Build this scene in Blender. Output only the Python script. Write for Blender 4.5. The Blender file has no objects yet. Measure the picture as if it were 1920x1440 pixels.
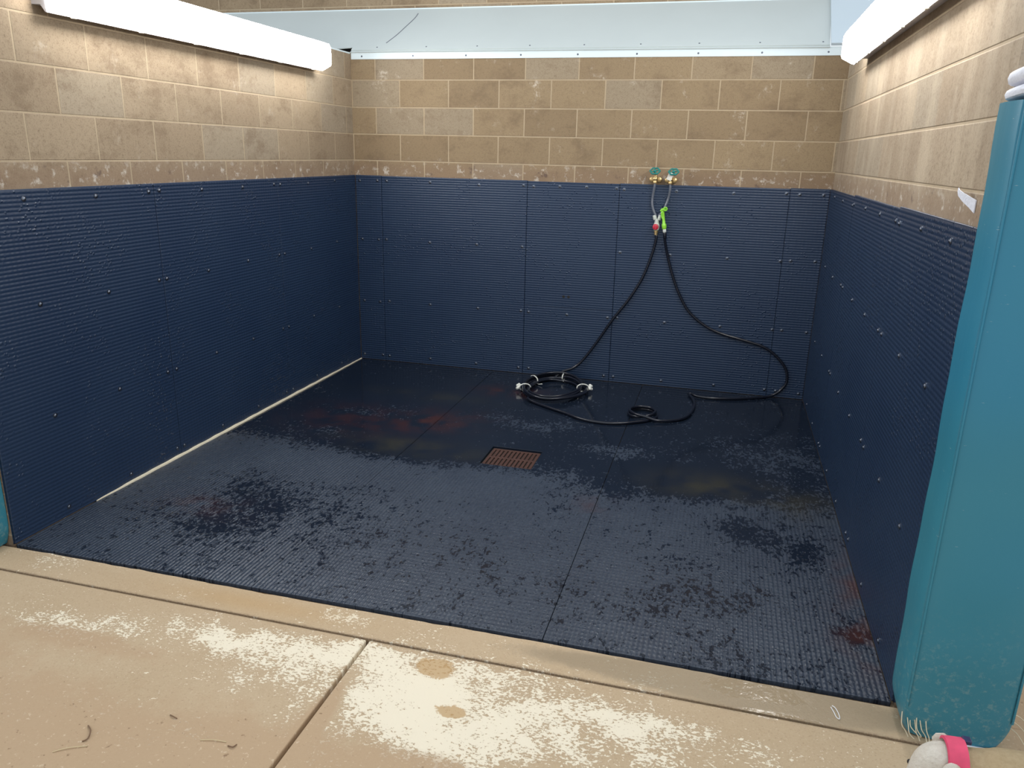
import bpy, bmesh, math, random
from mathutils import Vector, Matrix
random.seed(7)
sc = bpy.context.scene
COL = sc.collection
W = 3.684           # clear width of the stall between the block walls
MT = 0.014          # rubber mat thickness on the walls

# ------------------------------------------------------------------ nodes
class N:
    """small wrapper so node graphs can be written as arithmetic"""
    def __init__(s, nt, sock): s.nt, s.s = nt, sock
    def _m(s, op, *o):
        n = s.nt.nodes.new('ShaderNodeMath'); n.operation = op
        for i, v in enumerate((s,) + o):
            if isinstance(v, N): s.nt.links.new(v.s, n.inputs[i])
            else: n.inputs[i].default_value = v
        return N(s.nt, n.outputs[0])
    def __add__(s, o): return s._m('ADD', o)
    __radd__ = __add__
    def __sub__(s, o): return s._m('SUBTRACT', o)
    def __rsub__(s, o): return (s * -1.0) + o
    def __mul__(s, o): return s._m('MULTIPLY', o)
    __rmul__ = __mul__
    def __truediv__(s, o): return s._m('DIVIDE', o)
    def sin(s): return s._m('SINE')
    def abs(s): return s._m('ABSOLUTE')
    def exp(s): return s._m('EXPONENT')
    def max(s, o): return s._m('MAXIMUM', o)
    def min(s, o): return s._m('MINIMUM', o)
    def pow(s, o): return s._m('POWER', o)
    def frac(s): return s._m('FRACT')
    def clamp(s):
        r = s._m('ADD', 0.0); r.s.node.use_clamp = True; return r
    def step(s, a, b):      # smoothstep from a to b
        n = s.nt.nodes.new('ShaderNodeMapRange'); n.interpolation_type = 'SMOOTHSTEP'
        s.nt.links.new(s.s, n.inputs[0])
        if a < b: vals = (a, b, 0, 1)
        else: vals = (b, a, 1, 0)
        for i, v in enumerate(vals): n.inputs[i + 1].default_value = v
        return N(s.nt, n.outputs[0])

class Mat:
    def __init__(s, name):
        s.m = bpy.data.materials.new(name); s.m.use_nodes = True
        s.nt = s.m.node_tree; s.b = s.nt.nodes['Principled BSDF']
        tc = s.nt.nodes.new('ShaderNodeTexCoord'); s.P = tc.outputs['Object']
        sp = s.nt.nodes.new('ShaderNodeSeparateXYZ'); s.nt.links.new(s.P, sp.inputs[0])
        s.x, s.y, s.z = (N(s.nt, sp.outputs[i]) for i in range(3))
    def vec(s, x, y, z=0.0):
        c = s.nt.nodes.new('ShaderNodeCombineXYZ')
        for i, v in enumerate((x, y, z)):
            if isinstance(v, N): s.nt.links.new(v.s, c.inputs[i])
            else: c.inputs[i].default_value = v
        return c.outputs[0]
    def noise(s, scale, detail=3, rough=.55, vec=None, dist=0.0):
        n = s.nt.nodes.new('ShaderNodeTexNoise'); n.inputs['Scale'].default_value = scale
        n.inputs['Detail'].default_value = detail; n.inputs['Roughness'].default_value = rough
        n.inputs['Distortion'].default_value = dist
        s.nt.links.new(vec or s.P, n.inputs['Vector'])
        return N(s.nt, n.outputs[0])
    def voro(s, scale, vec=None, color=False):
        n = s.nt.nodes.new('ShaderNodeTexVoronoi'); n.inputs['Scale'].default_value = scale
        s.nt.links.new(vec or s.P, n.inputs['Vector'])
        if color:
            sp = s.nt.nodes.new('ShaderNodeSeparateColor'); s.nt.links.new(n.outputs['Color'], sp.inputs[0])
            return N(s.nt, n.outputs['Distance']), N(s.nt, sp.outputs[0])
        return N(s.nt, n.outputs['Distance'])
    def brick(s, vec, w, h, mortar, smooth=.3):
        n = s.nt.nodes.new('ShaderNodeTexBrick'); s.nt.links.new(vec, n.inputs['Vector'])
        n.inputs['Scale'].default_value = 1; n.inputs['Brick Width'].default_value = w
        n.inputs['Row Height'].default_value = h; n.inputs['Mortar Size'].default_value = mortar
        n.inputs['Mortar Smooth'].default_value = smooth
        n.inputs['Color1'].default_value = (0, 0, 0, 1); n.inputs['Color2'].default_value = (1, 1, 1, 1)
        n.inputs['Mortar'].default_value = (.5, .5, .5, 1)
        sp = s.nt.nodes.new('ShaderNodeSeparateColor'); s.nt.links.new(n.outputs['Color'], sp.inputs[0])
        return N(s.nt, n.outputs['Fac']), N(s.nt, sp.outputs[0])
    def mix(s, a, b, fac):
        n = s.nt.nodes.new('ShaderNodeMix'); n.data_type = 'RGBA'
        if isinstance(fac, N): s.nt.links.new(fac.s, n.inputs[0])
        else: n.inputs[0].default_value = fac
        for i, v in ((6, a), (7, b)):
            if isinstance(v, tuple): n.inputs[i].default_value = (*v, 1)
            else: s.nt.links.new(v, n.inputs[i])
        return n.outputs[2]
    def blob(s, cx, cy, rx, ry, ang=0.0, xx=None, yy=None):
        """soft ellipse on the ground, 1 in its middle"""
        c, sn = math.cos(ang), math.sin(ang)
        dx, dy = (xx or s.x) - cx, (yy or s.y) - cy
        u = (dx * c + dy * sn) / rx; v = (dy * c - dx * sn) / ry
        return ((u * u + v * v) * -1.0).exp()
    def set(s, color=None, rough=None, metal=None, spec=None, bump=None, bdist=.002, bstr=1.0, **kw):
        def put(name, v):
            i = s.b.inputs[name]
            if isinstance(v, N): s.nt.links.new(v.s, i)
            elif isinstance(v, tuple): i.default_value = (*v, 1)
            elif isinstance(v, (int, float)): i.default_value = v
            else: s.nt.links.new(v, i)
        if color is not None: put('Base Color', color)
        if rough is not None: put('Roughness', rough)
        if metal is not None: put('Metallic', metal)
        if spec is not None: put('Specular IOR Level', spec)
        for k, v in kw.items(): put(k.replace('_', ' '), v)
        if bump is not None:
            n = s.nt.nodes.new('ShaderNodeBump'); n.inputs['Distance'].default_value = bdist
            n.inputs['Strength'].default_value = bstr
            s.nt.links.new(bump.s, n.inputs['Height']); s.nt.links.new(n.outputs[0], s.b.inputs['Normal'])
        return s.m

def simple(name, color, rough=.5, metal=0.0, var=.12, scale=30, bump=0.0, spec=.5, **kw):
    m = Mat(name); n = m.noise(scale, 3)
    dark = tuple(c * (1 - var) for c in color); lite = tuple(min(1, c * (1 + var)) for c in color)
    return m.set(color=m.mix(dark, lite, n), rough=rough, metal=metal, spec=spec,
                 bump=n if bump else None, bdist=bump or .001, **kw)

def block_mat(name, axis, shift, tone=0.0, vertical=True, white=.5, zshift=1.669 - .2032 * 16):
    """concrete block courses 0.2032 high in running bond; axis gives the run of the wall"""
    m = Mat(name); run = (m.x if axis == 'x' else m.y) + (shift + 40 * .4064)
    v = m.vec(run, m.z - zshift, 0.0)
    wob = m.noise(9, 2)
    if vertical:
        mort, rnd = m.brick(v, .4064, .2032, .0055, .35)
    else:
        _, rnd = m.brick(v, .4064, .2032, .0055, .35)
        fz = ((m.z - zshift) / .2032).frac()
        d = (fz.min(1.0 - fz)) * .2032
        hor = d.step(.0075, .003)
        vm, _ = m.brick(v, .4064, .2032, .004, .35)
        mort = hor.max(vm * .10)
    big = m.noise(3.2, 4); fine = m.noise(150, 2, .6); mid = m.noise(48, 6, .8)
    a = (.270 + .03 * tone, .196 + .027 * tone, .122 + .025 * tone)
    bcol = (.385 + .06 * tone, .292 + .055 * tone, .186 + .05 * tone)
    c = m.mix(a, bcol, (rnd * .55 + big * .45).clamp())
    c = m.mix(c, (.36, .31, .235), (rnd * 7.31).frac().step(.72, .9) * .45)          # a few greyer units
    c = m.mix(c, (.13, .086, .052), (mid.step(.48, .72) * (.30 + big * .35) + fine.step(.50, .68) * .30).clamp())
    streak = m.noise(1, 4, .6, m.vec(run * 5.0, m.z * 1.1, 3.0))
    eff = (m.noise(5.5, 5, .7).step(.56, .74) * m.noise(40, 4, .7).step(.42, .62)) * white
    c = m.mix(c, (.62, .54, .44), eff.clamp())
    if not vertical:
        c = m.mix(c, (.60, .50, .37), streak.step(.42, .7) * .45)
    c = m.mix(c, (.17, .115, .070), m.noise(4.5, 5, .7, m.vec(run, m.z * 1.3, 9.0)).step(.48, .70) * (.55 if vertical else .15))
    # scum line where the splashes end, just over the rubber
    low = m.z.step(1.70, 1.60)
    c = m.mix(c, (.25, .165, .11), low * .5)
    c = m.mix(c, (.64, .58, .50), low * (m.noise(16, 5, .7).step(.54, .66)) * .75)
    c = m.mix(c, (.060, .034, .040), low * (m.noise(11, 4, .7, m.vec(run, m.z, 7.7)).step(.58, .74)) * .6)
    c = m.mix(c, (.52, .41, .275), mort * (.45 + wob * .5))
    h = (1.0 - mort) * 1.0 + fine * .22 + mid * .18
    return m.set(color=c, rough=.82, spec=.3, bump=h, bdist=.004, bstr=.8)

def rubber_mat(name, flat):
    """ribbed black stable rubber; flat = lying on the floor and wet"""
    m = Mat(name)
    if flat:
        a, b = m.x, m.y           # ribs run away from the door
    else:
        a, b = m.z, m.x + m.y     # ribs run along the wall
    P = .0185
    rib = ((a * (2 * math.pi / P)).sin() * .5 + .5)
    cut = ((b * (2 * math.pi / .026)).sin() * .5 + .5)
    rib = rib.pow(.8) * (cut * .45 + .55)
    grain = m.noise(420, 2)
    d, pick = m.voro(58, color=True)
    drop = (pick.step(.72, .76)) * d.step(.42, .10)
    if not flat:
        cloud = m.noise(1.7, 4)
        col = m.mix((.011, .026, .064), (.020, .041, .084), cloud)
        drop = drop * m.noise(2.6, 3).step(.42, .66)
        h = rib * .85 + grain * .3 + drop * 2.2
        rough = .30 + cloud * .12 - drop * .25
        return m.set(color=col, rough=rough, spec=.5, bump=h, bdist=.0026, bstr=.75)
    # where the water still stands
    far = m.y.step(-2.25, -1.75)
    f = far * .50 + .15
    for (cx, cy, rx, ry, w) in [(1.21, -1.9, .55, .28, .35), (.75, -.9, .9, .7, .2), (2.95, -1.85, .42, .26, .55), (3.35, -1.5, .5, .45, -.28),
                                (3.22, -2.43, .16, .16, .42), (2.55, -2.15, .2, .14, .3), (.95, -2.28, .30, .16, -.30), (.55, -2.2, .5, .2, -.12),
                                (2.5, -1.55, .34, .13, -.42), (1.98, -1.2, .22, .16, -.40), (1.6, -1.16, .16, .1, -.34), (.78, -1.25, .34, .2, -.28),
                                (.68, -1.75, .25, .09, -.35), (1.1, -2.85, .5, .22, .16), (.7, -3.15, .3, .16, .22), (1.75, -2.2, .8, .22, -.20),
                                (3.5, -2.55, .1, .16, .35), (3.6, -3.2, .05, .07, .25), (2.95, -3.0, .25, .3, .12), (2.1, -2.75, .9, .5, -.05), (.85, -2.75, .7, .4, .09), (.2, -2.5, .25, .4, -.12)]:
        f = f + m.blob(cx, cy, rx, ry) * w
    spk = m.noise(1, 3, .6, m.vec(m.x * 60.0, m.y * 34.0, 1.0))
    sp = m.noise(1, 6, .82, m.vec(m.x * 24.0, m.y * 15.0, 0.0), .6)
    sp2 = m.noise(1, 4, .6, m.vec(m.x * 3.2, m.y * 2.4, 5.0), .4)
    wet = (f + (sp - .5) * 1.9 + (spk - .5) * 1.5 + (sp2 - .5) * .9).step(.28, .42)
    cloud = m.noise(2.3, 4)
    dry = m.mix((.017, .026, .046), (.058, .076, .104), (cloud * .6 + spk.step(.35, .7) * .4).clamp())
    wetc = m.mix((.006, .010, .019), (.011, .017, .030), cloud)
    mud = (m.blob(1.18, -1.38, .30, .20, .5) + m.blob(1.55, -.55, .25, .12) + m.blob(3.66, -2.8, .07, .25) + m.blob(3.64, -3.2, .1, .2) + m.blob(.62, -1.5, .4, .3) * .5
           + m.blob(2.45, -2.35, .09, .12) * .6 + m.blob(.55, -2.95, .25, .12) * .5) * m.noise(7, 4).step(.35, .65)
    olive = (m.blob(1.2, -1.87, .42, .12) + m.blob(3.0, -1.9, .28, .16) + m.blob(3.5, -2.0, .25, .2) * .7 + m.blob(.95, -.85, .5, .1) * .5) * m.noise(5, 4).step(.3, .65)
    col = m.mix(dry, wetc, wet)
    col = m.mix(col, (.070, .020, .012), (mud * .62).clamp())
    col = m.mix(col, (.052, .046, .024), (olive * .6).clamp())
    rough = m.mix((.34, .34, .34), (.085, .085, .085), wet)
    h = (rib + grain * .15 + spk * .55) * (1.0 - wet * .965) + wet * .62 + drop * (1.0 - far) * .9
    return m.set(color=col, rough=rough, spec=.5 - wet * .25, bump=h, bdist=.0026, bstr=.8)

def concrete_mat():
    m = Mat('concrete'); c1 = m.noise(2.1, 5, .6); gr = m.noise(170, 3, .6); mid = m.noise(24, 5, .65)
    c = m.mix((.43, .305, .178), (.56, .43, .285), (c1 * .7 + mid * .3).clamp())
    c = m.mix(c, (.66, .54, .38), gr.step(.58, .75) * .5)
    c = m.mix(c, (.24, .155, .085), gr.step(.42, .30) * .4)
    # dried lime splashes
    f = m.blob(2.45, -3.98, .62, .23, -.04) * .60
    for (cx, cy, rx, ry, w) in [(2.05, -3.95, .24, .17, .50), (2.2, -4.14, .34, .12, .55), (1.50, -3.96, .3, .13, .40), (1.22, -3.9, .36, .065, .50),
                                (.66, -4.0, .30, .085, .50), (1.72, -3.86, .24, .07, .42), (1.66, -3.63, .13, .05, .40), (.3, -3.62, .16, .09, .35),
                                (2.9, -3.9, .25, .1, .30), (2.0, -3.80, .5, .03, .25), (1.87, -4.1, .03, .22, -.55), (1.9, -4.15, .07, .07, -.5)]:
        f = f + m.blob(cx, cy, rx, ry) * w
    chip = m.noise(1, 6, .8, m.vec(m.x * 34.0, m.y * 40.0, 2.0), .5)
    bigc = m.noise(7.5, 4, .6)
    lime = ((f + (chip - .5) * 2.0 + (m.noise(1, 3, .6, m.vec(m.x * 75.0, m.y * 110.0, 4.0)) - .5) * 2.2 + (bigc - .5) * 1.6).step(.46, .58)) * m.y.step(-4.62, -4.4)
    # trodden earth
    e = m.blob(.9, -4.65, 1.3, .42) + m.blob(1.9, -4.45, .45, .2) * .8 + m.blob(1.86, -4.15, .035, .16) * 1.0 + m.blob(.2, -4.2, .5, .2) * .4 + m.blob(4.15, -3.6, .25, .4) + m.blob(2.32, -4.42, .2, .16) * .9 + m.blob(.85, -4.05, .35, .06) * .55
    earth = ((e + (m.noise(9, 5, .65) - .5) * .8).step(.25, .65))
    c = m.mix(c, (.86, .77, .60), lime * .92)
    c = m.mix(c, (.46, .315, .19), earth * .75)
    c = m.mix(c, (.70, .56, .40), earth * m.noise(60, 3, .7).step(.62, .70) * .55)
    c = m.mix(c, (.20, .115, .06), earth * m.noise(33, 3, .7).step(.36, .28) * .7)
    jl = (m.y + 3.746 + (mid - .5) * .02).abs().step(.016, .004) * gr.step(.3, .6)
    c = m.mix(c, (.15, .095, .06), jl * .6)
    ochre = (m.blob(2.13, -3.83, .09, .06) + m.blob(2.27, -4.03, .06, .035) + (chip - .5) * 1.1 + (bigc - .5) * .8).step(.42, .55) + m.blob(1.3, -3.66, .4, .06) * .5
    c = m.mix(c, (.46, .27, .095), (ochre * .75).clamp())
    # damp kerb by the right post
    damp = ((m.blob(3.3, -3.66, .5, .10) + m.blob(2.8, -3.64, .55, .06) * .7) + (mid - .5) * .5).step(.25, .65)
    c = m.mix(c, (.25, .195, .125), damp * .6)
    shine = ((m.blob(3.22, -3.63, .17, .055) + m.blob(3.3, -3.745, .15, .02)) + (mid - .5) * .9).step(.25, .5)
    rough = m.mix(m.mix((.78, .78, .78), (.42, .42, .42), damp), (.07, .07, .07), shine)
    h = c1 * .8 + (mid * .5 + gr * .35 + lime * .35) * (1.0 - shine * .88) + shine * m.noise(38, 3, .6) * .5
    return m.set(color=c, rough=rough, spec=.4, bump=h, bdist=.004, bstr=.55)

M = {}
M['block_back'] = block_mat('block_back', 'x', -.2078, -.7, True, .9)
M['block_left'] = block_mat('block_left', 'y', .518, .9, True, .45)
M['block_right'] = block_mat('block_right', 'y', .3, 1.7, False, .3)
M['block_upper'] = block_mat('block_upper', 'x', .443, 0.0, True, .3)
M['rubber_wall'] = rubber_mat('rubber_wall', False)
M['rubber_floor'] = rubber_mat('rubber_floor', True)
M['concrete'] = concrete_mat()
M['earth'] = simple('earth', (.16, .095, .05), .9, scale=40, bump=.004)
M['panel'] = simple('painted_panel', (.52, .575, .57), .5, scale=3, var=.04)
M['panel_side'] = simple('painted_sheet', (.55, .64, .70), .5, scale=3, var=.03)
M['trim'] = simple('trim_white', (.72, .82, .85), .45, scale=5, var=.04)
M['dark'] = simple('dark_void', (.02, .018, .016), .9)
M['steel'] = simple('screw_steel', (.16, .18, .22), .28, 1.0, scale=80)
M['hose'] = simple('black_hose', (.008, .010, .018), .20, scale=60, var=.2)
M['supply'] = simple('grey_supply_hose', (.16, .175, .21), .30, scale=60)
M['brass'] = simple('brass', (.58, .42, .20), .33, .75, scale=60, var=.25)
M['wheel'] = simple('green_handle', (.012, .19, .17), .35, scale=60)
M['tag'] = simple('white_tag', (.75, .72, .64), .6)
M['nozzle'] = simple('lime_plastic', (.30, .72, .055), .35)
M['clear'] = simple('clear_plastic', (.62, .66, .60), .3)
M['red'] = simple('red_plastic', (.62, .035, .065), .35)
M['tie'] = simple('white_tie', (.72, .72, .66), .5)
M['rust'] = simple('rusty_iron', (.078, .036, .027), .5, .2, scale=45, var=.45, bump=.001)
M['sealant'] = simple('pale_sealant', (.70, .62, .46), .7, scale=60, bump=.002)
M['strap'] = simple('white_strap', (.78, .79, .86), .7, scale=140, bump=.002, var=.15)
M['cord'] = simple('white_cord', (.80, .79, .78), .6)
M['thread'] = simple('pale_thread', (.70, .62, .45), .8)
M['straw'] = simple('straw', (.62, .50, .30), .8)
M['twig'] = simple('twig', (.20, .12, .07), .9)
M['housing'] = simple('lamp_housing', (.55, .53, .55), .5)
M['pink'] = simple('pink_cloth', (.72, .07, .15), .7, scale=25, var=.25)
M['navy'] = simple('navy_clip', (.03, .03, .09), .4)
M['nose'] = simple('dark_nose', (.015, .012, .012), .35)

def vinyl():
    m = Mat('teal_vinyl'); big = m.noise(1.4, 3); cr = m.noise(1, 3, .5, m.vec(m.x * 9.0, m.y * 9.0, m.z * 1.3))
    c = m.mix((.030, .190, .260), (.045, .235, .310), big)
    c = m.mix(c, (.018, .205, .36), m.noise(.8, 2, .5, m.vec(m.x, m.y, m.z + 3.1)).step(.45, .7) * .6)
    worn = m.z.step(.55, .0) * m.noise(55, 5, .75).step(.50, .70)
    c = m.mix(c, (.30, .40, .36), worn * .55)
    sc1 = m.noise(1, 2, .5, m.vec(m.x * 35.0, m.y * 35.0, m.z * 300.0)).step(.74, .78)
    c = m.mix(c, (.55, .62, .60), sc1 * .5)
    return m.set(color=c, rough=.42, spec=.45, bump=cr + m.noise(260, 2) * .05, bdist=.006, bstr=.5)
M['vinyl'] = vinyl()

LAMP = 26.0
def lens():
    m = Mat('lamp_lens')
    return m.set(color=(.9, .9, .86), rough=.4, Emission_Color=(1.0, .99, .97), Emission_Strength=LAMP)

M['lens'] = lens()

def fur():
    m = Mat('dog_fur'); n = m.noise(60, 5, .7)
    head = m.x.step(-.170, -.195)
    c = m.mix(m.mix((.36, .255, .135), (.58, .45, .28), n), m.mix((.52, .45, .37), (.80, .75, .66), n), head)
    return m.set(color=c, rough=.85, spec=.2, bump=n + m.noise(1, 3, .6, m.vec(m.x * 40.0, m.y * 150.0, m.z * 150.0)) * .6, bdist=.006, bstr=.8)
M['fur'] = fur()

# ------------------------------------------------------------------ mesh helpers
def bm_new(): return bmesh.new()
def box(bm, x0, x1, y0, y1, z0, z1, bev=0.0, seg=2):
    r = bmesh.ops.create_cube(bm, size=1)
    for v in r['verts']:
        v.co = Vector(((x0 + x1) / 2 + v.co.x * (x1 - x0), (y0 + y1) / 2 + v.co.y * (y1 - y0), (z0 + z1) / 2 + v.co.z * (z1 - z0)))
    if bev:
        es = list({e for v in r['verts'] for e in v.link_edges})
        bmesh.ops.bevel(bm, geom=es, offset=bev, segments=seg, affect='EDGES', profile=.5)
    return bm
def catmull(pts, n=8, closed=False):
    P = [Vector(p) for p in pts]; out = []; L = len(P)
    for i in range(L if closed else L - 1):
        g = lambda k: P[k % L] if closed else P[max(0, min(L - 1, k))]
        a, b, c, d = g(i - 1), g(i), g(i + 1), g(i + 2)
        for s in range(n):
            t = s / n
            out.append(.5 * ((2 * b) + (c - a) * t + (2 * a - 5 * b + 4 * c - d) * t * t + (3 * b - a - 3 * c + d) * t ** 3))
    if not closed: out.append(P[-1])
    return out
def tube(bm, pts, r, seg=10, closed=False):
    pts = [Vector(p) for p in pts]; n = len(pts); rings = []
    t0 = (pts[1] - pts[0]).normalized(); nrm = t0.orthogonal().normalized()
    for i, p in enumerate(pts):
        a = pts[(i - 1) % n] if closed else pts[max(0, i - 1)]; b = pts[(i + 1) % n] if closed else pts[min(n - 1, i + 1)]
        t = (b - a).normalized()
        nrm = (nrm - t * nrm.dot(t)).normalized(); bi = t.cross(nrm)
        rr = r[i] if isinstance(r, (list, tuple)) else r
        rings.append([bm.verts.new(p + (nrm * math.cos(k * 2 * math.pi / seg) + bi * math.sin(k * 2 * math.pi / seg)) * rr) for k in range(seg)])
    for i in range(n if closed else n - 1):
        A, B = rings[i], rings[(i + 1) % n]
        for k in range(seg): bm.faces.new((A[k], A[(k + 1) % seg], B[(k + 1) % seg], B[k]))
    if not closed:
        bm.faces.new(list(reversed(rings[0]))); bm.faces.new(rings[-1])
    return bm
def lathe(bm, prof, seg=20, mat=None):
    """profile of (radius, height) turned about z, then placed by mat"""
    mat = mat or Matrix(); rings = []
    for r, h in prof:
        rings.append([bm.verts.new(mat @ Vector((max(r, 1e-4) * math.cos(k * 2 * math.pi / seg), max(r, 1e-4) * math.sin(k * 2 * math.pi / seg), h))) for k in range(seg)])
    for A, B in zip(rings, rings[1:]):
        for k in range(seg): bm.faces.new((A[k], A[(k + 1) % seg], B[(k + 1) % seg], B[k]))
    bm.faces.new(list(reversed(rings[0]))); bm.faces.new(rings[-1])
    return bm
def prism(bm, poly, axis, a, b):
    """2D polygon extruded along an axis ('x','y','z') from a to b"""
    def p3(u, v, w): return {'x': (w, u, v), 'y': (u, w, v), 'z': (u, v, w)}[axis]
    A = [bm.verts.new(p3(u, v, a)) for u, v in poly]; B = [bm.verts.new(p3(u, v, b)) for u, v in poly]
    bm.faces.new(A); bm.faces.new(list(reversed(B))); n = len(poly)
    for i in range(n): bm.faces.new((A[i], B[i], B[(i + 1) % n], A[(i + 1) % n]))
    return bm
def obj(name, bm, mat, parent=None, smooth=False, loc=None, label=None):
    bmesh.ops.recalc_face_normals(bm, faces=bm.faces)
    me = bpy.data.meshes.new(name); bm.to_mesh(me); bm.free()
    if smooth:
        for p in me.polygons: p.use_smooth = True
        try: me.set_sharp_from_angle(angle=math.radians(40))
        except Exception: pass
    me.materials.append(mat)
    o = bpy.data.objects.new(name, me); COL.objects.link(o)
    if loc: o.location = loc
    if parent: o.parent = parent
    if label: o['label'] = label
    return o
def tag(o, label, cat, group=None, kind=None):
    o['label'] = label; o['category'] = cat
    if group: o['group'] = group
    if kind: o['kind'] = kind
    return o
def struct(name, bm, mat, **k):
    o = obj(name, bm, mat, **k); o['kind'] = 'structure'; return o
def empty(name, loc, label, cat, group=None, rot=(0, 0, 0)):
    o = bpy.data.objects.new(name, None); COL.objects.link(o); o.location = loc; o.rotation_euler = rot
    o.empty_display_size = .05
    return tag(o, label, cat, group)

# ------------------------------------------------------------------ camera
cam = bpy.data.cameras.new('camera'); co = bpy.data.objects.new('camera', cam); COL.objects.link(co)
yaw, pitch, roll = -.25873, -.28821, .02297
cy, sy, cp, sp = math.cos(yaw), math.sin(yaw), math.cos(pitch), math.sin(pitch)
fwd = Vector((sy * cp, cy * cp, sp)); rt = Vector((cy, -sy, 0)); up = rt.cross(fwd)
r2 = rt * math.cos(roll) + up * math.sin(roll); u2 = up * math.cos(roll) - rt * math.sin(roll)
mx = Matrix((r2, u2, -fwd)).transposed().to_4x4(); mx.translation = Vector((2.977, -6.039, 1.747))
co.matrix_world = mx
cam.sensor_fit = 'HORIZONTAL'; cam.sensor_width = 36; cam.lens = 36 * 1457.07 / 1920
cam.clip_start = .05; cam.clip_end = 100
sc.camera = co

# ------------------------------------------------------------------ setting
FZ = -.020      # top of the slab under the mats
KZ = -.003      # top of the kerb and apron
WT = 2.470      # top of the partition walls
YE = -3.56      # front end of the partitions
struct('wall_back', box(bm_new(), -.20, W + .2, 0, .2, FZ - .05, 2.484), M['block_back'])
struct('wall_left', box(bm_new(), -.20, 0, YE, -.001, FZ - .05, WT), M['block_left'])
struct('wall_right', box(bm_new(), W, W + .20, YE, -.001, FZ - .05, WT), M['block_right'])
struct('wall_upper', box(bm_new(), -3.2, 3.556, .45, .65, 2.70, 3.7), M['block_upper'])
b = bm_new(); box(b, -.20, 0, -2.9, -.003, WT, WT + .012, .003); struct('trim_1', b, M['trim'])
b = bm_new(); box(b, W, W + .2, -2.9, -.003, WT, WT + .012, .003); struct('trim_2', b, M['trim'])

# floor: stall slab, kerb strip and the two apron slabs, with open joints between them
JY = -3.746
b = bm_new()
box(b, -.5, 4.4, YE + .004, .3, FZ - .10, FZ, .004)
# kerb with a ragged edge along the slot in front of the mats
pk = [(-4, JY + .004), (8, JY + .004), (8, YE - .022)]
x = 7.9
while x > -3.9:
    pk.append((x, YE - .021 + .0035 * math.sin(x * 3.1) + random.choice((0, 0, 0, .002, .004, -.004)) * random.random()))
    x -= random.uniform(.02, .07) if -.3 < x < 4.2 else .4
pk.append((-4, YE - .022))
prism(b, pk, 'z', FZ - .10, KZ)
box(b, -4, 1.832, -9, JY - .004, FZ - .10, KZ, .005)
box(b, 1.846, 8, -9, JY - .004, FZ - .10, KZ, .005)
box(b, 4.404, 8, YE + .004, .3, FZ - .10, FZ, .004)
box(b, -4, -.504, YE + .004, .3, FZ - .10, FZ, .004)
struct('floor', b, M['concrete'])
struct('floor_base', box(bm_new(), -4, 8, -9, .3, FZ - .16, FZ - .045), M['earth'])

# the sloping painted panel over the back wall, from wall head (0, 2.484) up to the upper wall (.45, 2.86)
S0, S1 = Vector((0, 2.490)), Vector((.452, 2.860))
sd = (S1 - S0).normalized(); sn = Vector((-sd.y, sd.x))
def slope(bm, x0, x1, t0, t1, lift, thick, bev=0.0):
    poly = [S0 + (S1 - S0) * t0 + sn * lift, S0 + (S1 - S0) * t1 + sn * lift, S0 + (S1 - S0) * t1 + sn * (lift - thick), S0 + (S1 - S0) * t0 + sn * (lift - thick)]
    return prism(bm, [(p.x, p.y) for p in poly], 'x', x0, x1)
# panel outline in slope coordinates, with the torn corner over the left partition
def slope_poly(bm, pts, lift, thick):
    A = []; B = []
    for x, t in pts:
        q = S0 + (S1 - S0) * t
        a = q + sn * lift; c = q + sn * (lift - thick)
        A.append(bm.verts.new((x, a.x, a.y))); B.append(bm.verts.new((x, c.x, c.y)))
    bm.faces.new(A); bm.faces.new(list(reversed(B))); n = len(pts)
    for i in range(n): bm.faces.new((A[i], B[i], B[(i + 1) % n], A[(i + 1) % n]))
    return bm
b = bm_new()
slope_poly(b, [(-3.2, -.03), (-.10, -.03), (-.125, .055), (.035, .085), (.004, -.03), (3.545, -.03), (3.556, 1), (-3.2, 1)], .004, .006)
struct('ceiling', b, M['panel'])
struct('shade_backing', slope(bm_new(), -3.2, 3.55, .005, 1, -.03, .02), M['dark'])  # added dark sheet: keeps sky light out, stands for shade behind the tear
# lower angle: one flange on the block, one on the panel; upper angle against the upper wall
b = bm_new(); box(b, .006, W - .002, -.006, 0, 2.430, 2.486, .0015, 1); struct('trim_3', b, M['trim'])
b = bm_new(); slope(b, .010, 3.545, .0, .115, .010, .006); struct('trim_4', b, M['panel'])
b = bm_new(); box(b, -3.2, 3.553, .442, .449, 2.812, 2.866, .0015, 1); struct('trim_5', b, M['trim'])
b = bm_new(); slope(b, 3.549, 6.0, -.02, 2.2, .030, .02); struct('ceiling_side', b, M['panel_side'])

def dome(r=.0082, h=.0062):
    return lathe(bm_new(), [(r * 1.5, 0), (r * 1.5, .0015), (r, .002), (r * .92, h * .6), (r * .6, h * .92), (r * .2, h * 1.03), (.0001, h * 1.04)], 14)
sm = dome(); screw0 = obj('screw', sm, M['steel'], smooth=True)
used = [False]
def screw(parent, loc, normal, s=1.0):
    if not used[0]: o = screw0; used[0] = True
    else:
        o = screw0.copy(); COL.objects.link(o)
    o.parent = parent; o.location = loc; o.scale = (s, s, s)
    o.rotation_euler = Vector((0, 0, 1)).rotation_difference(Vector(normal)).to_euler()
    return o
T3 = bpy.data.objects['trim_3']; T4 = bpy.data.objects['trim_4']; T5 = bpy.data.objects['trim_5']
nrm = (0, sn.x, sn.y)
for i in range(9):
    screw(T3, (.10 + i * .43, -.006, 2.452), (0, -1, 0), .55)
    q = S0 + (S1 - S0) * .06 + sn * .010
    screw(T4, (.22 + i * .41, q.x, q.y), nrm, .5)
for i in range(12):
    screw(T5, (-1.02 + i * .405, .442, 2.842), (0, -1, 0), .55)
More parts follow.
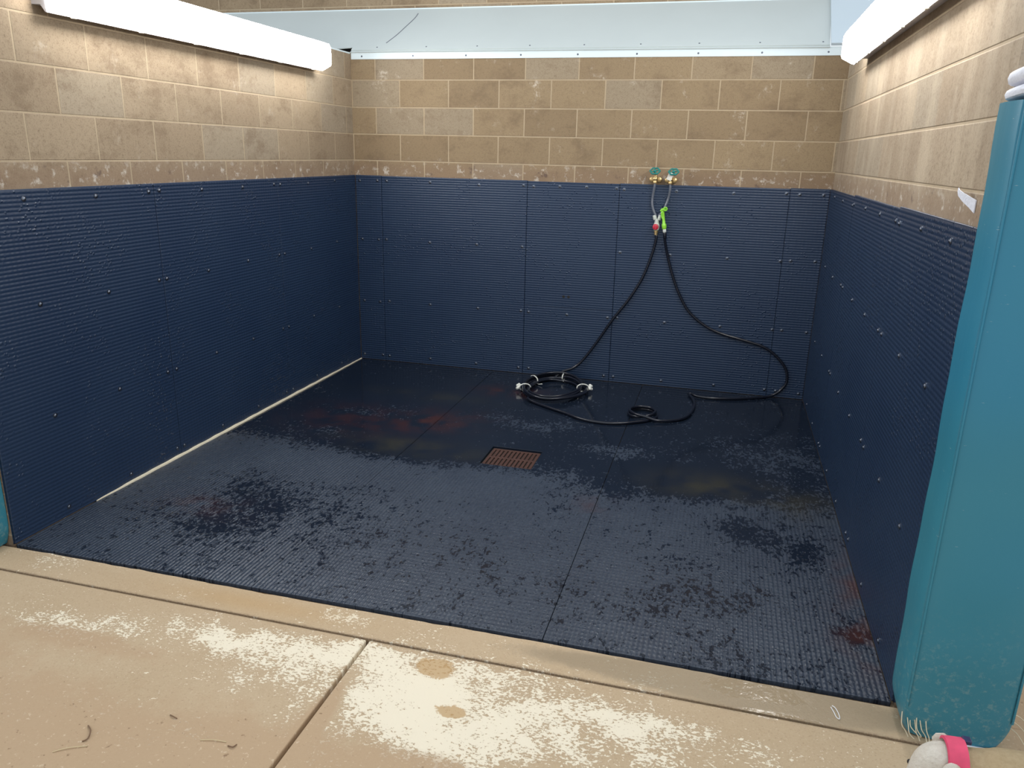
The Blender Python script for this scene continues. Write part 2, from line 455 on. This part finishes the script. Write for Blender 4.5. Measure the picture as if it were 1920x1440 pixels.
# crack in the panel
q = []
for x, t in ((.42, 1 - .13), (.41, .75), (.37, .55), (.33, .36), (.275, .17)):
    p = S0 + (S1 - S0) * t + sn * .0045; q.append((x, p.x, p.y))
o = obj('panel_crack', tube(bm_new(), catmull(q, 8), .0032, 6), M['supply'], bpy.data.objects['ceiling'])

# ------------------------------------------------------------------ rubber mats on the walls
ROWS = [1.51, 1.04, .52, .05]
def wall_mat(label, wall, a, b, z0, z1, cols, rows=ROWS):
    g = .0016
    bm = bm_new(); lo, hi = min(a, b) + g, max(a, b) - g; h = MT * .35; q = .0001
    if wall == 'left': box(bm, 0, h + .001, min(a, b) + q, max(a, b) - q, z0 + q, z1 - .001)
    if wall == 'right': box(bm, W - h - .001, W, min(a, b) + q, max(a, b) - q, z0 + q, z1 - .001)
    if wall == 'back': box(bm, min(a, b) + q, max(a, b) - q, -h - .001, 0, z0 + q, z1 - .001)
    if wall == 'left': box(bm, h, MT, lo, hi, z0 + g, z1, .003); n = (1, 0, 0); P = lambda c, z: (MT, c, z)
    if wall == 'right': box(bm, W - MT, W - h, lo, hi, z0 + g, z1, .003); n = (-1, 0, 0); P = lambda c, z: (W - MT, c, z)
    if wall == 'back': box(bm, lo, hi, -MT, -h, z0 + g, z1, .003); n = (0, -1, 0); P = lambda c, z: (c, -MT, z)
    # bolts stay at their places; the mat's origin is put at its foot
    mid = (lo + hi) / 2
    base = Vector({'left': (0, mid, z0), 'right': (W, mid, z0), 'back': (mid, 0, z0)}[wall])
    o = obj('wall_mat', bm, M['rubber_wall'])
    tag(o, label, 'rubber mat', 'rubber mats on the stall walls')
    for c in cols:
        for z in rows:
            if z0 < z < z1: screw(o, P(c + random.uniform(-.008, .008), z + random.uniform(-.006, .006)), n)
    return o
wall_mat('front ribbed black rubber mat on the left wall, next to the left teal pad', 'left', YE, -2.412, .0, 1.552, [-3.24, -2.825, -2.452])
wall_mat('middle black rubber mat on the left wall, between its two upright seams', 'left', -2.412, -1.195, .0, 1.552, [-2.38, -2.01, -1.60, -1.235])
wall_mat('rearmost black rubber mat on the left wall, running into the back corner', 'left', -1.195, -MT - .001, .0, 1.552, [-1.16, -.79, -.38])
wall_mat('narrow black rubber strip at the left end of the back wall', 'back', MT, .243, .0, 1.552, [.055, .212])
wall_mat('wide plain black rubber mat on the left half of the back wall', 'back', .243, 1.470, .0, 1.550, [.285, .66, 1.07, 1.437])
up_m = wall_mat('black rubber mat with two bolt holes, centre of the back wall', 'back', 1.470, 2.186, .575, 1.546, [1.525, 1.72, 1.94, 2.155], [1.51])
wall_mat('small black rubber mat below the level seam on the back wall', 'back', 1.470, 2.186, .0, .575, [1.515, 1.83, 2.142])
wall_mat('black rubber mat on the back wall behind the hanging hose and faucets', 'back', 2.186, 3.403, .0, 1.550, [2.225, 2.60, 3.01, 3.385])
wall_mat('narrow black rubber strip at the right end of the back wall', 'back', 3.403, W - MT, .0, 1.555, [3.465, 3.63])
wall_mat('rearmost black rubber mat on the right wall, running into the back corner', 'right', -1.160, -MT - .001, .0, 1.556, [-.29, -.72, -1.128])
wall_mat('middle black rubber mat on the right wall, between its two upright seams', 'right', -2.430, -1.160, .0, 1.565, [-1.195, -1.585, -2.015, -2.392])
wall_mat('front ribbed black rubber mat on the right wall, beside the right teal pad', 'right', YE, -2.430, .0, 1.572, [-2.47, -2.86, -3.28])
for x in (1.790, 1.830):     # the two open bolt holes, the shade inside them put in as black
    obj('bolt_hole', lathe(bm_new(), [(.011, 0), (.011, .0012), (.007, .0014), (.007, .0004)], 16, Matrix.Translation((x, -MT, .665)) @ Matrix.Rotation(math.pi / 2, 4, 'X')), M['dark'], up_m)

# ------------------------------------------------------------------ rubber mats on the floor
DX0, DX1, DY0, DY1 = 1.716, 2.028, -1.980, -1.690
def floor_mat(label, x0, x1, hole=None):
    bm = bm_new(); g = .0014; x0 += g; x1 -= g; y0, y1 = YE, -MT - .002
    xs = [x0, x1]; ys = [y0, y1]
    if hole: xs = [x0, hole[0], hole[1], x1]; ys = [y0, hole[2], hole[3], y1]
    V = {}
    for i, x in enumerate(xs):
        for j, y in enumerate(ys):
            for k, z in enumerate((FZ + .0005, 0)): V[i, j, k] = bm.verts.new((x, y, z))
    cells = [(i, j) for i in range(len(xs) - 1) for j in range(len(ys) - 1) if not (hole and i == 1 and j == 1)]
    for (i, j) in cells:
        bm.faces.new((V[i, j, 1], V[i + 1, j, 1], V[i + 1, j + 1, 1], V[i, j + 1, 1]))
        bm.faces.new((V[i, j, 0], V[i, j + 1, 0], V[i + 1, j + 1, 0], V[i + 1, j, 0]))
        for (di, dj, p, q) in ((0, -1, (i, j), (i + 1, j)), (1, 0, (i + 1, j), (i + 1, j + 1)), (0, 1, (i + 1, j + 1), (i, j + 1)), (-1, 0, (i, j + 1), (i, j))):
            if (i + di, j + dj) not in cells:
                bm.faces.new((V[p[0], p[1], 0], V[q[0], q[1], 0], V[q[0], q[1], 1], V[p[0], p[1], 1]))
    o = obj('floor_mat', bm, M['rubber_floor']); md = o.modifiers.new('bevel', 'BEVEL'); md.width = .002; md.segments = 2; md.limit_method = 'ANGLE'
    return tag(o, label, 'rubber mat', 'rubber mats on the stall floor')
floor_mat('wet black rubber floor mat along the foot of the left wall', MT - .0012, 1.222)
floor_mat('wet black rubber floor mat in the middle, with the drain set in it', 1.222, 2.462, (DX0, DX1, DY0, DY1))
floor_mat('wet black rubber floor mat along the foot of the right wall', 2.462, W - MT + .0012)

# drain grate
t = empty('drain_grate', (1.872, -1.835, FZ), 'rusty slotted iron drain grate set in the wet floor mats', 'drain')
b = bm_new(); gw, gd = .147, .136
slots = 11; pitch_ = .0255
for s in range(slots + 1):
    cx = -pitch_ * slots / 2 + s * pitch_
    w = .0085
    box(b, cx - w, cx + w, -gd, gd, .001, .010, .0015, 1)
for y0, y1 in ((-gd, -gd + .018), (-.009, .009), (gd - .018, gd)): box(b, -gw, gw, y0, y1, .0012, .0102, .0015, 1)
obj('grate', b, M['rust'], t)
b = bm_new()
for a in ((-gw - .006, -gw, -gd - .006, gd + .006), (gw, gw + .006, -gd - .006, gd + .006), (-gw, gw, -gd - .006, -gd), (-gw, gw, gd, gd + .006)): box(b, *a, .0006, .008, .001, 1)
obj('frame', b, M['dark'], t)
obj('pit_shade', box(bm_new(), -gw, gw, -gd, gd, .0003, .0009), M['dark'], t)  # flat dark plate standing in for the shade below the slots

# pale sealant bead in the corner of left wall and floor
b = bm_new(); ptsb = []; rr = []
for i in range(60):
    y = -3.08 + i * (3.06 / 59)
    ptsb.append((MT + .003, y, .002 + .001 * math.sin(i * 1.7))); rr.append(.003 + .0085 * min(1, i / 6) * (1 if i < 40 else max(.35, 1 - (i - 40) / 26)) * random.uniform(.82, 1.1))
o = obj('sealant_bead', tube(b, ptsb, rr, 8), M['sealant'], smooth=True)
tag(o, 'thin pale sealant bead along the foot of the left wall', 'sealant')

# ------------------------------------------------------------------ lamps
def lamp(label, side, y0, y1):
    s = 1 if side == 'left' else -1; X = 0 if side == 'left' else W
    t = empty('strip_light', (X, (y0 + y1) / 2, 2.39), label, 'lamp', 'fluorescent strip lights on the partitions')
    L = (y1 - y0) / 2
    b = bm_new(); prism(b, [(s * -.003, -.070), (s * .045, -.072), (s * .068, -.104), (s * .074, -.104), (s * .074, .092), (s * -.003, .080)], 'y', -L + .004, L - .004)
    obj('housing', b, M['housing'], t)
    b = bm_new(); prism(b, [(s * .0745, -.098), (s * .085, -.098), (s * .142, -.070), (s * .148, -.055), (s * .148, .050), (s * .135, .075), (s * .085, .090), (s * .0745, .088)], 'y', -L, L)
    bmesh.ops.bevel(b, geom=[e for e in b.edges if abs(e.verts[0].co.y - e.verts[1].co.y) < 1e-5], offset=.006, segments=2, affect='EDGES')
    obj('diffuser', b, M['lens'], t, smooth=True)
    for k in range(6):
        y = -L + .15 + k * (2 * L - .3) / 5
        obj('clip', box(bm_new(), min(s * .070, s * .084), max(s * .070, s * .084), y - .012, y + .012, -.109, -.098, .002, 1), M['tag'], t)
    return t
lamp('glowing white strip light high on the left block wall', 'left', -3.04, -.60)
lamp('glowing white strip light high on the right block wall', 'right', -3.25, -.81)

# ------------------------------------------------------------------ teal pads on the partition ends
def pad(label, x0, x1, zt, flip):
    t = empty('post_pad', ((x0 + x1) / 2, -3.64, KZ), label, 'pad', 'teal pads on the wall ends')
    b = bm_new(); cx = (x0 + x1) / 2; hx = (x1 - x0) / 2
    y0, y1 = -.078, .076
    secs = []
    nz = 46
    for i in range(nz):
        z = .006 + (zt - KZ - .006) * (i / (nz - 1)) ** (1.35 if i < 20 else 1.35)
        secs.append(z)
    rings = []
    prof = [(-hx, y1), (-hx - .002, .03), (-hx, -.02), (-hx + .004, y0 + .022), (-hx + .010, y0 + .006), (-hx + .024, y0 - .001), (-hx * .4, y0 - .008), (hx * .4, y0 - .008), (hx - .024, y0 - .001), (hx - .008, y0 + .008), (hx, y0 + .024), (hx, .02), (hx, y1)]
    for z in secs:
        k = min(1, max(0, z / .10)); tap = .030 * (1 - k) ** 1.6
        wv = .0016 * math.sin(z * 9.1) + .001 * math.sin(z * 23)
        ring = []
        for (px, py) in prof:
            qx = px - math.copysign(tap, px) if abs(px) > hx * .5 else px
            ring.append(b.verts.new((qx + wv * (1 if px < 0 else -.6), py + (tap * .35 if py < -.03 else 0), z)))
        rings.append(ring)
    n = len(prof)
    for A, B in zip(rings, rings[1:]):
        for k in range(n): b.faces.new((A[k], A[(k + 1) % n], B[(k + 1) % n], B[k]))
    b.faces.new(list(reversed(rings[0]))); b.faces.new(rings[-1])
    obj('vinyl_cover', b, M['vinyl'], t, smooth=True)
    return t
rp = pad('tall teal vinyl pad on the end of the right partition, worn at its foot', 3.658, 3.980, 1.905, 1)
lp = pad('teal vinyl pad on the end of the left partition, at the left edge', -.315, -.004, 1.60, 0)
def pipe_bead(parent, x, y, z0, z1, label=None):     # sewn edge along a pad's corner
    return obj('piping', tube(bm_new(), [(x, y, z0 + (z1 - z0) * i / 20) for i in range(21)], .0035, 6), M['vinyl'], parent)
pipe_bead(rp, -.146, -.078, .11, 1.90)
pipe_bead(rp, .150, -.076, .11, 1.90)
for k in range(7):
    j = lambda a: random.uniform(-a, a)
    x = -.150 + .010 * k + j(.004); y = -.070 - .002 * k
    p = [(x, y + .004, .060 + .03 * random.random()), (x + .004 + j(.004), y - .012, .045), (x + .014 + j(.010), y - .018 + j(.006), .024), (x + .022 + j(.016), y - .020 + j(.01), .004 + .012 * random.random())]
    obj('frayed_thread', tube(bm_new(), catmull(p, 6), .0016, 5), M['thread'], rp, label='pale frayed thread')
for k in range(3):
    p = [(.165, -.02 - .01 * k, .06 + .03 * k), (.19, -.03, .045 + .03 * k), (.215 + .02 * k, -.045, .012 + .022 * k)]
    obj('frayed_thread', tube(bm_new(), catmull(p, 6), .0014, 5), M['thread'], rp, label='pale frayed thread')
obj('white_hem', tube(bm_new(), catmull([(.02, -.080, .004), (.07, -.082, .006), (.11, -.080, .006), (.15, -.070, .008)], 8), .006, 6), M['strap'], rp, label='white hem')
# foam core that sticks out of the right pad and the white bands round it
def band(label, z0, z1, k):
    b = bm_new(); x0, x1, y0, y1 = 3.664, 3.960, -3.712, -3.565
    prof = [(.0, 0), (.006, .15), (.009, .5), (.006, .85), (0, 1)]
    rings = []
    for off, tt in prof:
        z = z0 + (z1 - z0) * tt; ring = []
        for i in range(28):
            a = i * 2 * math.pi / 28
            c, s_ = math.cos(a), math.sin(a)
            qx = (x0 + x1) / 2 + math.copysign(abs(c) ** .35, c) * ((x1 - x0) / 2 + off)
            qy = (y0 + y1) / 2 + math.copysign(abs(s_) ** .35, s_) * ((y1 - y0) / 2 + off)
            ring.append(b.verts.new((qx, qy, z + .005 * math.sin(a * 2) + (qx - x0) * .06)))
        rings.append(ring)
    for A, B in zip(rings, rings[1:]):
        for i in range(28): b.faces.new((A[i], A[(i + 1) % 28], B[(i + 1) % 28], B[i]))
    b.faces.new(list(reversed(rings[0]))); b.faces.new(rings[-1])
    o = obj('strap_band', b, M['strap'], smooth=True)
    tag(o, label, 'strap', 'white bands over the right pad')
band('lower white band wrapped round the top of the tall teal pad', 1.913, 1.940, 0)
band('upper white band wrapped above the teal pad, under the beaded cord', 1.950, 1.984, 1)
# beaded white cord rising from the bands
t = obj('beaded_cord', tube(bm_new(), [(3.712, -3.66, 1.99 + i * .02) for i in range(22)], .004, 6), M['cord'])
tag(t, 'white beaded cord rising from the bands on the teal pad', 'cord')
b = bm_new()
for i in range(18):
    bmesh.ops.create_icosphere(b, subdivisions=2, radius=.0085, matrix=Matrix.Translation((3.712 + .002 * math.sin(i * 2), -3.66, 2.0 + i * .022)))
obj('bead', b, M['cord'], t, smooth=True)
# bent white flap on the right wall behind the pad
b = bm_new()
pr = [(0, 0), (.03, .012), (.07, .006), (.115, -.012), (.15, -.02)]
A = []; 
for i, (d, o_) in enumerate(pr):
    for zz in (.016, -.016):
        for th in (0, .003):
            A.append(b.verts.new((-.012 - o_ * .5 - th - .02 * (1 - i / 4), -d * .6, zz * (.35 + i * .2) - d * .30)))
for i in range(len(pr) - 1):
    a = A[i * 4:i * 4 + 4]; c = A[i * 4 + 4:i * 4 + 8]
    for p, q in ((0, 1), (1, 3), (3, 2), (2, 0)): b.faces.new((a[p], a[q], c[q], c[p]))
b.faces.new((A[0], A[1], A[3], A[2])); b.faces.new((A[-4], A[-2], A[-1], A[-3]))
o = obj('metal_flap', b, M['strap'], loc=(W, -3.335, 1.672)); tag(o, 'small bent white flap poking out behind the teal pad, by the right wall', 'flap')

# ------------------------------------------------------------------ faucets
def faucet(name_label, x, z, wz, wx, tagged):
    t = empty('faucet', (x, 0, z), name_label, 'faucet', 'faucets over the rubber')
    b = bm_new()
    RX = Matrix.Rotation(math.pi / 2, 4, 'X')
    lathe(b, [(.014, 0), (.014, .030), (.017, .031), (.017, .052), (.012, .055)], 12, RX)                      # inlet through the wall
    for s in (-1, 1): lathe(b, [(.021, 0), (.023, .006), (.020, .018), (.010, .022)], 16, Matrix.Translation((s * .024, -.014, -.004)) @ RX)   # flange ears
    lathe(b, [(.015, -.030), (.017, -.022), (.012, -.010), (.019, .0), (.017, .014), (.011, .022), (.010, .034)], 16, Matrix.Translation((0, -.062, 0)))
    obj('body', b, M['brass'], t, smooth=True)
    dx = wx - x; hz = wz - z
    obj('stem', tube(bm_new(), [(0, -.062, .022), (dx * .6, -.075, hz * .6), (dx, -.090, hz)], .0055, 8), M['brass'], t)
    b = bm_new(); R = .033
    tilt = Matrix.Translation((dx, -.094, hz)) @ Matrix.Rotation(math.radians(38), 4, 'X')
    tube(b, [tilt @ Vector(((R + .003 * math.cos(6 * a)) * math.cos(a), (R + .003 * math.cos(6 * a)) * math.sin(a), 0)) for a in [i * 2 * math.pi / 36 for i in range(36)]], .0058, 8, True)
    for i in range(4):
        a = i * math.pi / 2 + .4
        tube(b, [tilt @ Vector((0, 0, 0)), tilt @ Vector((R * math.cos(a), R * math.sin(a), 0))], .0045, 6)
    lathe(b, [(.010, -.008), (.010, .006), (.006, .008)], 12, tilt)
    obj('handle', b, M['wheel'], t, smooth=True)
    if tagged:
        b = bm_new(); box(b, -.018, .018, -.104, -.101, -.004, .052, .001, 1)
        bmesh.ops.rotate(b, verts=b.verts, cent=(0, -.1, .03), matrix=Matrix.Rotation(math.radians(22), 3, 'Y'))
        obj('tag', b, M['tag'], t, label='white paper tag')
    return t
faucet('brass wall faucet with green wheel handle, left of the pair', 2.449, 1.590, 1.648, 2.446, False)
faucet('brass wall faucet with green wheel handle and white tag, right of the pair', 2.560, 1.588, 1.646, 2.580, True)

YH = -.035
o = obj('supply_hose', tube(bm_new(), catmull([(2.449, -.062, 1.562), (2.447, -.060, 1.53), (2.437, YH, 1.46), (2.437, YH, 1.41), (2.452, YH, 1.36), (2.470, YH, 1.325)], 8), .0085, 10), M['supply'], smooth=True)
tag(o, 'thin grey hose hanging straight down from the left faucet', 'hose', 'short grey supply hoses')
o = obj('supply_hose', tube(bm_new(), catmull([(2.560, -.062, 1.560), (2.562, -.058, 1.52), (2.553, YH, 1.46), (2.537, YH, 1.405), (2.522, YH, 1.37), (2.503, YH, 1.338), (2.490, YH, 1.325)], 8), .0085, 10), M['supply'], smooth=True)
tag(o, 'thin grey hose slanting left from the right faucet', 'hose', 'short grey supply hoses')

# mixing valve
t = empty('shutoff_valve', (2.480, YH, 1.245), 'red and white shutoff valve joining the two thin hoses', 'valve')
b = bm_new(); lathe(b, [(.012, .052), (.014, .058), (.014, .082), (.010, .086)], 14, Matrix.Rotation(math.radians(-14), 4, 'Y')); lathe(b, [(.012, .052), (.014, .058), (.014, .086), (.010, .090)], 14, Matrix.Rotation(math.radians(16), 4, 'Y'))
lathe(b, [(.015, .02), (.017, .03), (.014, .056)], 14)
obj('inlet', b, M['clear'], t, smooth=True)
b = bm_new(); lathe(b, [(.011, -.028), (.018, -.024), (.023, -.008), (.024, .010), (.018, .026), (.010, .030)], 18)
obj('body', b, M['clear'], t, smooth=True)
b = bm_new(); lathe(b, [(.021, 0), (.023, .004), (.021, .014), (.012, .018)], 18, Matrix.Translation((-.004, -.016, 0)) @ Matrix.Rotation(math.pi / 2, 4, 'X')); box(b, -.009, .003, -.044, -.030, -.020, .020, .003, 2)
obj('handle', b, M['red'], t, smooth=True)
b = bm_new(); lathe(b, [(.011, -.062), (.013, -.060), (.013, -.042), (.015, -.040), (.015, -.028), (.010, -.024)], 16)
obj('coupling', b, M['brass'], t, smooth=True)

# spray nozzle, hooked over the thin hoses
t = empty('spray_nozzle', (2.540, -.060, 1.245), 'lime green spray nozzle hanging beside the red valve', 'nozzle')
TI = Matrix.Rotation(math.radians(-9), 4, 'Y')
b = bm_new(); lathe(b, [(.012, -.014), (.0165, -.006), (.0175, .010), (.0165, .022), (.0115, .030), (.010, .060), (.0105, .105), (.012, .112), (.011, .122)], 18, TI)
obj('barrel', b, M['nozzle'], t, smooth=True)
b = bm_new(); top = TI @ Vector((0, 0, .122))
tube(b, [top + Vector((-.014, .004, -.004)), top + Vector((-.004, 0, .006)), top + Vector((.014, -.006, .010))], [.010, .012, .012], 12)
lathe(b, [(.008, 0), (.0155, .001), (.0165, .012), (.0155, .024), (.010, .025), (.0095, .012)], 18, Matrix.Translation(top + Vector((.019, .004, .014))) @ Matrix.Rotation(math.pi / 2, 4, 'X'))
obj('head', b, M['nozzle'], t, smooth=True)
obj('trigger', tube(bm_new(), catmull([(-.020, -.006, .118), (-.027, -.008, .100), (-.022, -.008, .075), (-.012, -.008, .055)], 6), .0045, 8), M['nozzle'], t, smooth=True)
b = bm_new(); lathe(b, [(.0115, -.036), (.0125, -.032), (.0125, -.016), (.010, -.013)], 16, TI)
obj('collar', b, M['clear'], t, smooth=True, label='clear collar')

# ------------------------------------------------------------------ the long black hose
pts = [(2.480, YH, 1.1815), (2.4855, YH, 1.155), (2.461, -.03, 1.033), (2.404, -.03, .859), (2.313, -.03, .688), (2.191, -.03, .510), (2.082, -.03, .328), (1.98, -.035, .175), (1.905, -.05, .100), (1.82, -.075, .065)]
CX, CY, AX, AY = 1.815, -.415, .205, .305
def ring_pt(a, dr, z):
    # coil outline: rounder on the left, drawn to a point at the right tie
    x = CX + (AX + dr) * math.cos(a); y = CY + (AY + dr) * math.sin(a)
    return (x + .02 * max(0, math.cos(a)) ** 3, y, z)
turns = 5; a0 = math.radians(88); steps = 20
lay = [(0, .018), (.030, .040), (-.036, .013), (.002, .064), (.038, .015), (-.020, .046)]
for k in range(1, steps * turns + 9):
    a = a0 + k * 2 * math.pi / steps
    f = k / steps; i = int(f); w = f - i
    A_, B_ = lay[i % 6], lay[(i + 1) % 6]
    dr = A_[0] * (1 - w) + B_[0] * w; z = A_[1] * (1 - w) + B_[1] * w
    # tied places pull the strands together, between them they spread
    spread = .75 + .45 * math.cos(4 * a + .6)
    pts.append(ring_pt(a, dr * (.9 + .5 * spread), max(.0125, z * (1.0 if k < steps * turns else .6))))
pts += [(1.70, -.735, .020), (1.772, -.792, .012), (1.889, -.869, .0115), (2.022, -.949, .0115), (2.151, -1.037, .0115), (2.303, -1.067, .0115), (2.426, -1.037, .0115), (2.51, -.985, .0115),
        (2.585, -.925, .0115), (2.640, -.830, .0115), (2.622, -.725, .012), (2.550, -.680, .013), (2.478, -.705, .012), (2.444, -.785, .012), (2.478, -.862, .014), (2.545, -.885, .024), (2.610, -.850, .034), (2.628, -.770, .036), (2.590, -.705, .036), (2.520, -.695, .036), (2.460, -.745, .036), (2.455, -.815, .036), (2.505, -.880, .035), (2.570, -.905, .033), (2.660, -.915, .016), (2.758, -.862, .0115), (2.826, -.790, .0115), (2.866, -.662, .0115), (2.884, -.465, .0115),
        (2.872, -.330, .0115), (2.842, -.225, .013), (2.832, -.195, .016), (2.850, -.200, .020), (2.90, -.240, .015), (3.025, -.240, .0115), (3.18, -.195, .0115), (3.337, -.112, .0115), (3.417, -.060, .013), (3.470, -.036, .035),
        (3.510, -.030, .075), (3.539, -.03, .139), (3.520, -.03, .234), (3.441, -.03, .326), (3.337, -.03, .392), (3.178, -.03, .432), (3.017, -.03, .469), (2.894, -.03, .522), (2.774, -.03, .616), (2.696, -.03, .734), (2.633, -.03, .873), (2.580, -.035, 1.032), (2.552, -.055, 1.150), (2.546, -.060, 1.200)]
hose = obj('garden_hose', tube(bm_new(), catmull(pts, 6), .0105, 12), M['hose'], smooth=True)
tag(hose, 'long black hose hanging down the back wall, coiled and tied on the floor', 'hose')
obj('cuff', lathe(bm_new(), [(.010, -.045), (.0135, -.040), (.0135, .0), (.011, .006)], 14, Matrix.Translation((2.5465, -.060, 1.203)) @ Matrix.Rotation(math.radians(-8), 4, 'Y')), M['hose'], hose, smooth=True)
def tie(a, knot, r=.040):
    r *= .82
    c = Vector(ring_pt(a, .004, .034)); rad = Vector((math.cos(a) * AX, math.sin(a) * AY, 0)).normalized(); upv = Vector((0, 0, 1))
    b = bm_new()
    tube(b, [c + rad * (r + .008) * math.cos(k * math.pi / 12) + upv * ((r - .008) * math.sin(k * math.pi / 12)) for k in range(24)], .0048, 6, True)
    if knot:
        kc = c + rad * (r + .012) + upv * .004
        for d in ((0, 0, 0), (.012, .006, .010), (.006, -.012, -.006), (.014, .004, -.012), (.002, .012, .014)):
            bmesh.ops.create_icosphere(b, subdivisions=2, radius=.012, matrix=Matrix.Translation(kc + rad * d[0] + Vector((0, d[1], d[2]))))
    else:
        e = c + upv * r
        tube(b, [c + upv * (-.02) - rad * r, c + upv * (-.026) - rad * (r + .02), c - rad * (r + .035) + upv * -.018 + Vector((.02, 0, 0))], .004, 6)
    obj('hose_tie', b, M['tie'], hose, smooth=True, label='white tie round the coil')
tie(math.radians(84), False, .042); tie(math.radians(8), True, .046); tie(math.radians(152), False, .046); tie(math.radians(196), True, .042)

# ------------------------------------------------------------------ small litter on the apron
def litter(name, label, cat, p, r, mat, grp=None):
    o = obj(name, tube(bm_new(), catmull(p, 6), r, 6), mat, smooth=True); tag(o, label, cat, grp)
Z = KZ + .002
litter('wire_pin', 'small bent white wire pin lying on the damp kerb near the teal pad', 'wire', [(3.470, -3.645, Z), (3.476, -3.668, Z + .001), (3.482, -3.692, Z), (3.490, -3.700, Z + .001), (3.492, -3.680, Z), (3.484, -3.650, Z + .002), (3.474, -3.640, Z + .003)], .0016, M['cord'])

litter('twig', 'curved dark twig, largest piece of litter on the trodden earth at lower left', 'twig', [(1.199, -4.417, Z), (1.227, -4.437, Z + .004), (1.243, -4.466, Z + .003), (1.233, -4.478, Z)], .0022, M['twig'])
litter('twig', 'short dark twig lying just left of the cross joint in the apron', 'twig', [(1.666, -4.368, Z), (1.685, -4.371, Z + .003), (1.688, -4.356, Z)], .0020, M['twig'])
litter('twig', 'short dark twig furthest from the camera on the trodden earth', 'twig', [(1.410, -4.303, Z), (1.429, -4.310, Z + .003), (1.442, -4.311, Z)], .0018, M['twig'])
litter('straw', 'long pale straw lying behind the curved twig on the bottom edge', 'straw', [(1.183, -4.539, Z), (1.217, -4.513, Z + .002), (1.263, -4.490, Z)], .0014, M['straw'])
litter('straw', 'pale straw lying between the curved twig and the cross joint', 'straw', [(1.571, -4.372, Z), (1.609, -4.361, Z + .002), (1.652, -4.356, Z)], .0014, M['straw'])

# ------------------------------------------------------------------ dog
dg = empty('dog', (3.842, -4.17, KZ - .004), 'small tan dog with white head and pink collar sniffing the ground beside the teal pad', 'dog')
def skin_obj(name, verts, edges, radii, root, mat, parent, sub=2):
    me = bpy.data.meshes.new(name); me.from_pydata(verts, edges, []); o = bpy.data.objects.new(name, me); COL.objects.link(o)
    o.parent = parent
    s = o.modifiers.new('skin', 'SKIN'); s.use_smooth_shade = True; s.branch_smoothing = .6
    for i, r in enumerate(radii):
        v = me.skin_vertices[0].data[i]; v.radius = r if isinstance(r, tuple) else (r, r); v.use_root = (i == root)
    u = o.modifiers.new('subdivision', 'SUBSURF'); u.levels = sub; u.render_levels = sub
    me.materials.append(mat); return o
G = .02
V = []; E_ = []; Rr = []
def chain(points, start=None):
    prev = start
    for (p, r) in points:
        V.append(p); Rr.append(r); i = len(V) - 1
        if prev is not None: E_.append((prev, i))
        prev = i
    return prev
# trunk runs from the chest (at -x) to the rump (at +x)
chain([((-.085, 0, .285), (.066, .066)), ((-.01, 0, .277), (.072, .080)), ((.09, 0, .278), (.066, .074)), ((.18, 0, .283), (.060, .066)), ((.235, 0, .288), (.050, .056))])
nk = chain([((-.150, 0, .293), .056), ((-.200, .0, .298), .052)], 0)
hd = chain([((-.232, -.004, .285), (.046, .050)), ((-.250, -.012, .240), (.034, .036)), ((-.262, -.020, .195), (.025, .026)), ((-.268, -.024, .165), (.018, .019))], nk)
chain([((.285, 0, .335), .017), ((.315, .004, .395), .012), ((.310, .006, .44), .007)], 4)
for s in (-1, 1):
    chain([((-.085, s * .052, .215), .034), ((-.070, s * .058, .150), .023), ((-.082, s * .058, .085), .016), ((-.085, s * .058, .022), .014), ((-.105, s * .058, .013), .013)], 0)
    chain([((.200, s * .050, .225), .043), ((.165, s * .058, .155), .029), ((.232, s * .056, .090), .017), ((.225, s * .056, .022), .014), ((.203, s * .056, .013), .013)], 3)
skin_obj('body', V, E_, Rr, 1, M['fur'], dg)
for s in (-1, 1):
    b = bm_new()
    e = [(-.205, s * .040 - .004, .318), (-.190, s * .062 - .004, .305), (-.196, s * .074 - .006, .270), (-.212, s * .070 - .008, .245)]
    tube(b, catmull(e, 5), [.012, .018, .021, .022, .0225, .023, .023, .023, .022, .021, .020, .018, .015, .011, .007, .003], 8)
    for v in b.verts: v.co.y += (s * .058 - v.co.y) * .45
    obj('ear', b, M['fur'], dg, smooth=True)
    b = bm_new(); bmesh.ops.create_icosphere(b, subdivisions=2, radius=.0075, matrix=Matrix.Translation((-.268, s * .024 - .010, .258))); obj('eye', b, M['nose'], dg, smooth=True)
b = bm_new(); bmesh.ops.create_icosphere(b, subdivisions=2, radius=.014, matrix=Matrix.Translation((-.272, -.025, .149))); obj('nose', b, M['nose'], dg, smooth=True)
# wide pink collar round the neck
b = bm_new(); rings = []
for (dx, rr_) in ((-.026, .050), (-.024, .057), (-.010, .060), (.008, .062), (.020, .064), (.022, .056)):
    c = Vector((-.176 + dx, 0, .294 - dx * .1))
    rings.append([b.verts.new(c + Vector((0, math.cos(k * math.pi / 16) * rr_ * 1.03, math.sin(k * math.pi / 16) * rr_))) for k in range(32)])
for A, B in zip(rings, rings[1:]):
    for k in range(32): b.faces.new((A[k], A[(k + 1) % 32], B[(k + 1) % 32], B[k]))
b2 = obj('collar', b, M['pink'], dg, smooth=True, label='wide pink cloth collar')
obj('buckle', box(bm_new(), -.158, -.138, .012, .034, .342, .354, .002, 1), M['navy'], b2, label='dark clip')

# ------------------------------------------------------------------ light
w = bpy.data.worlds.new('world'); sc.world = w; w.use_nodes = True
bg = w.node_tree.nodes['Background']; bg.inputs[0].default_value = (.88, .94, 1.0, 1); bg.inputs[1].default_value = 1.0

sc.view_settings.view_transform = 'Standard'; sc.view_settings.look = 'None'
sc.view_settings.exposure = 0.1; sc.view_settings.gamma = 1.0; sc.view_settings.use_curve_mapping = False
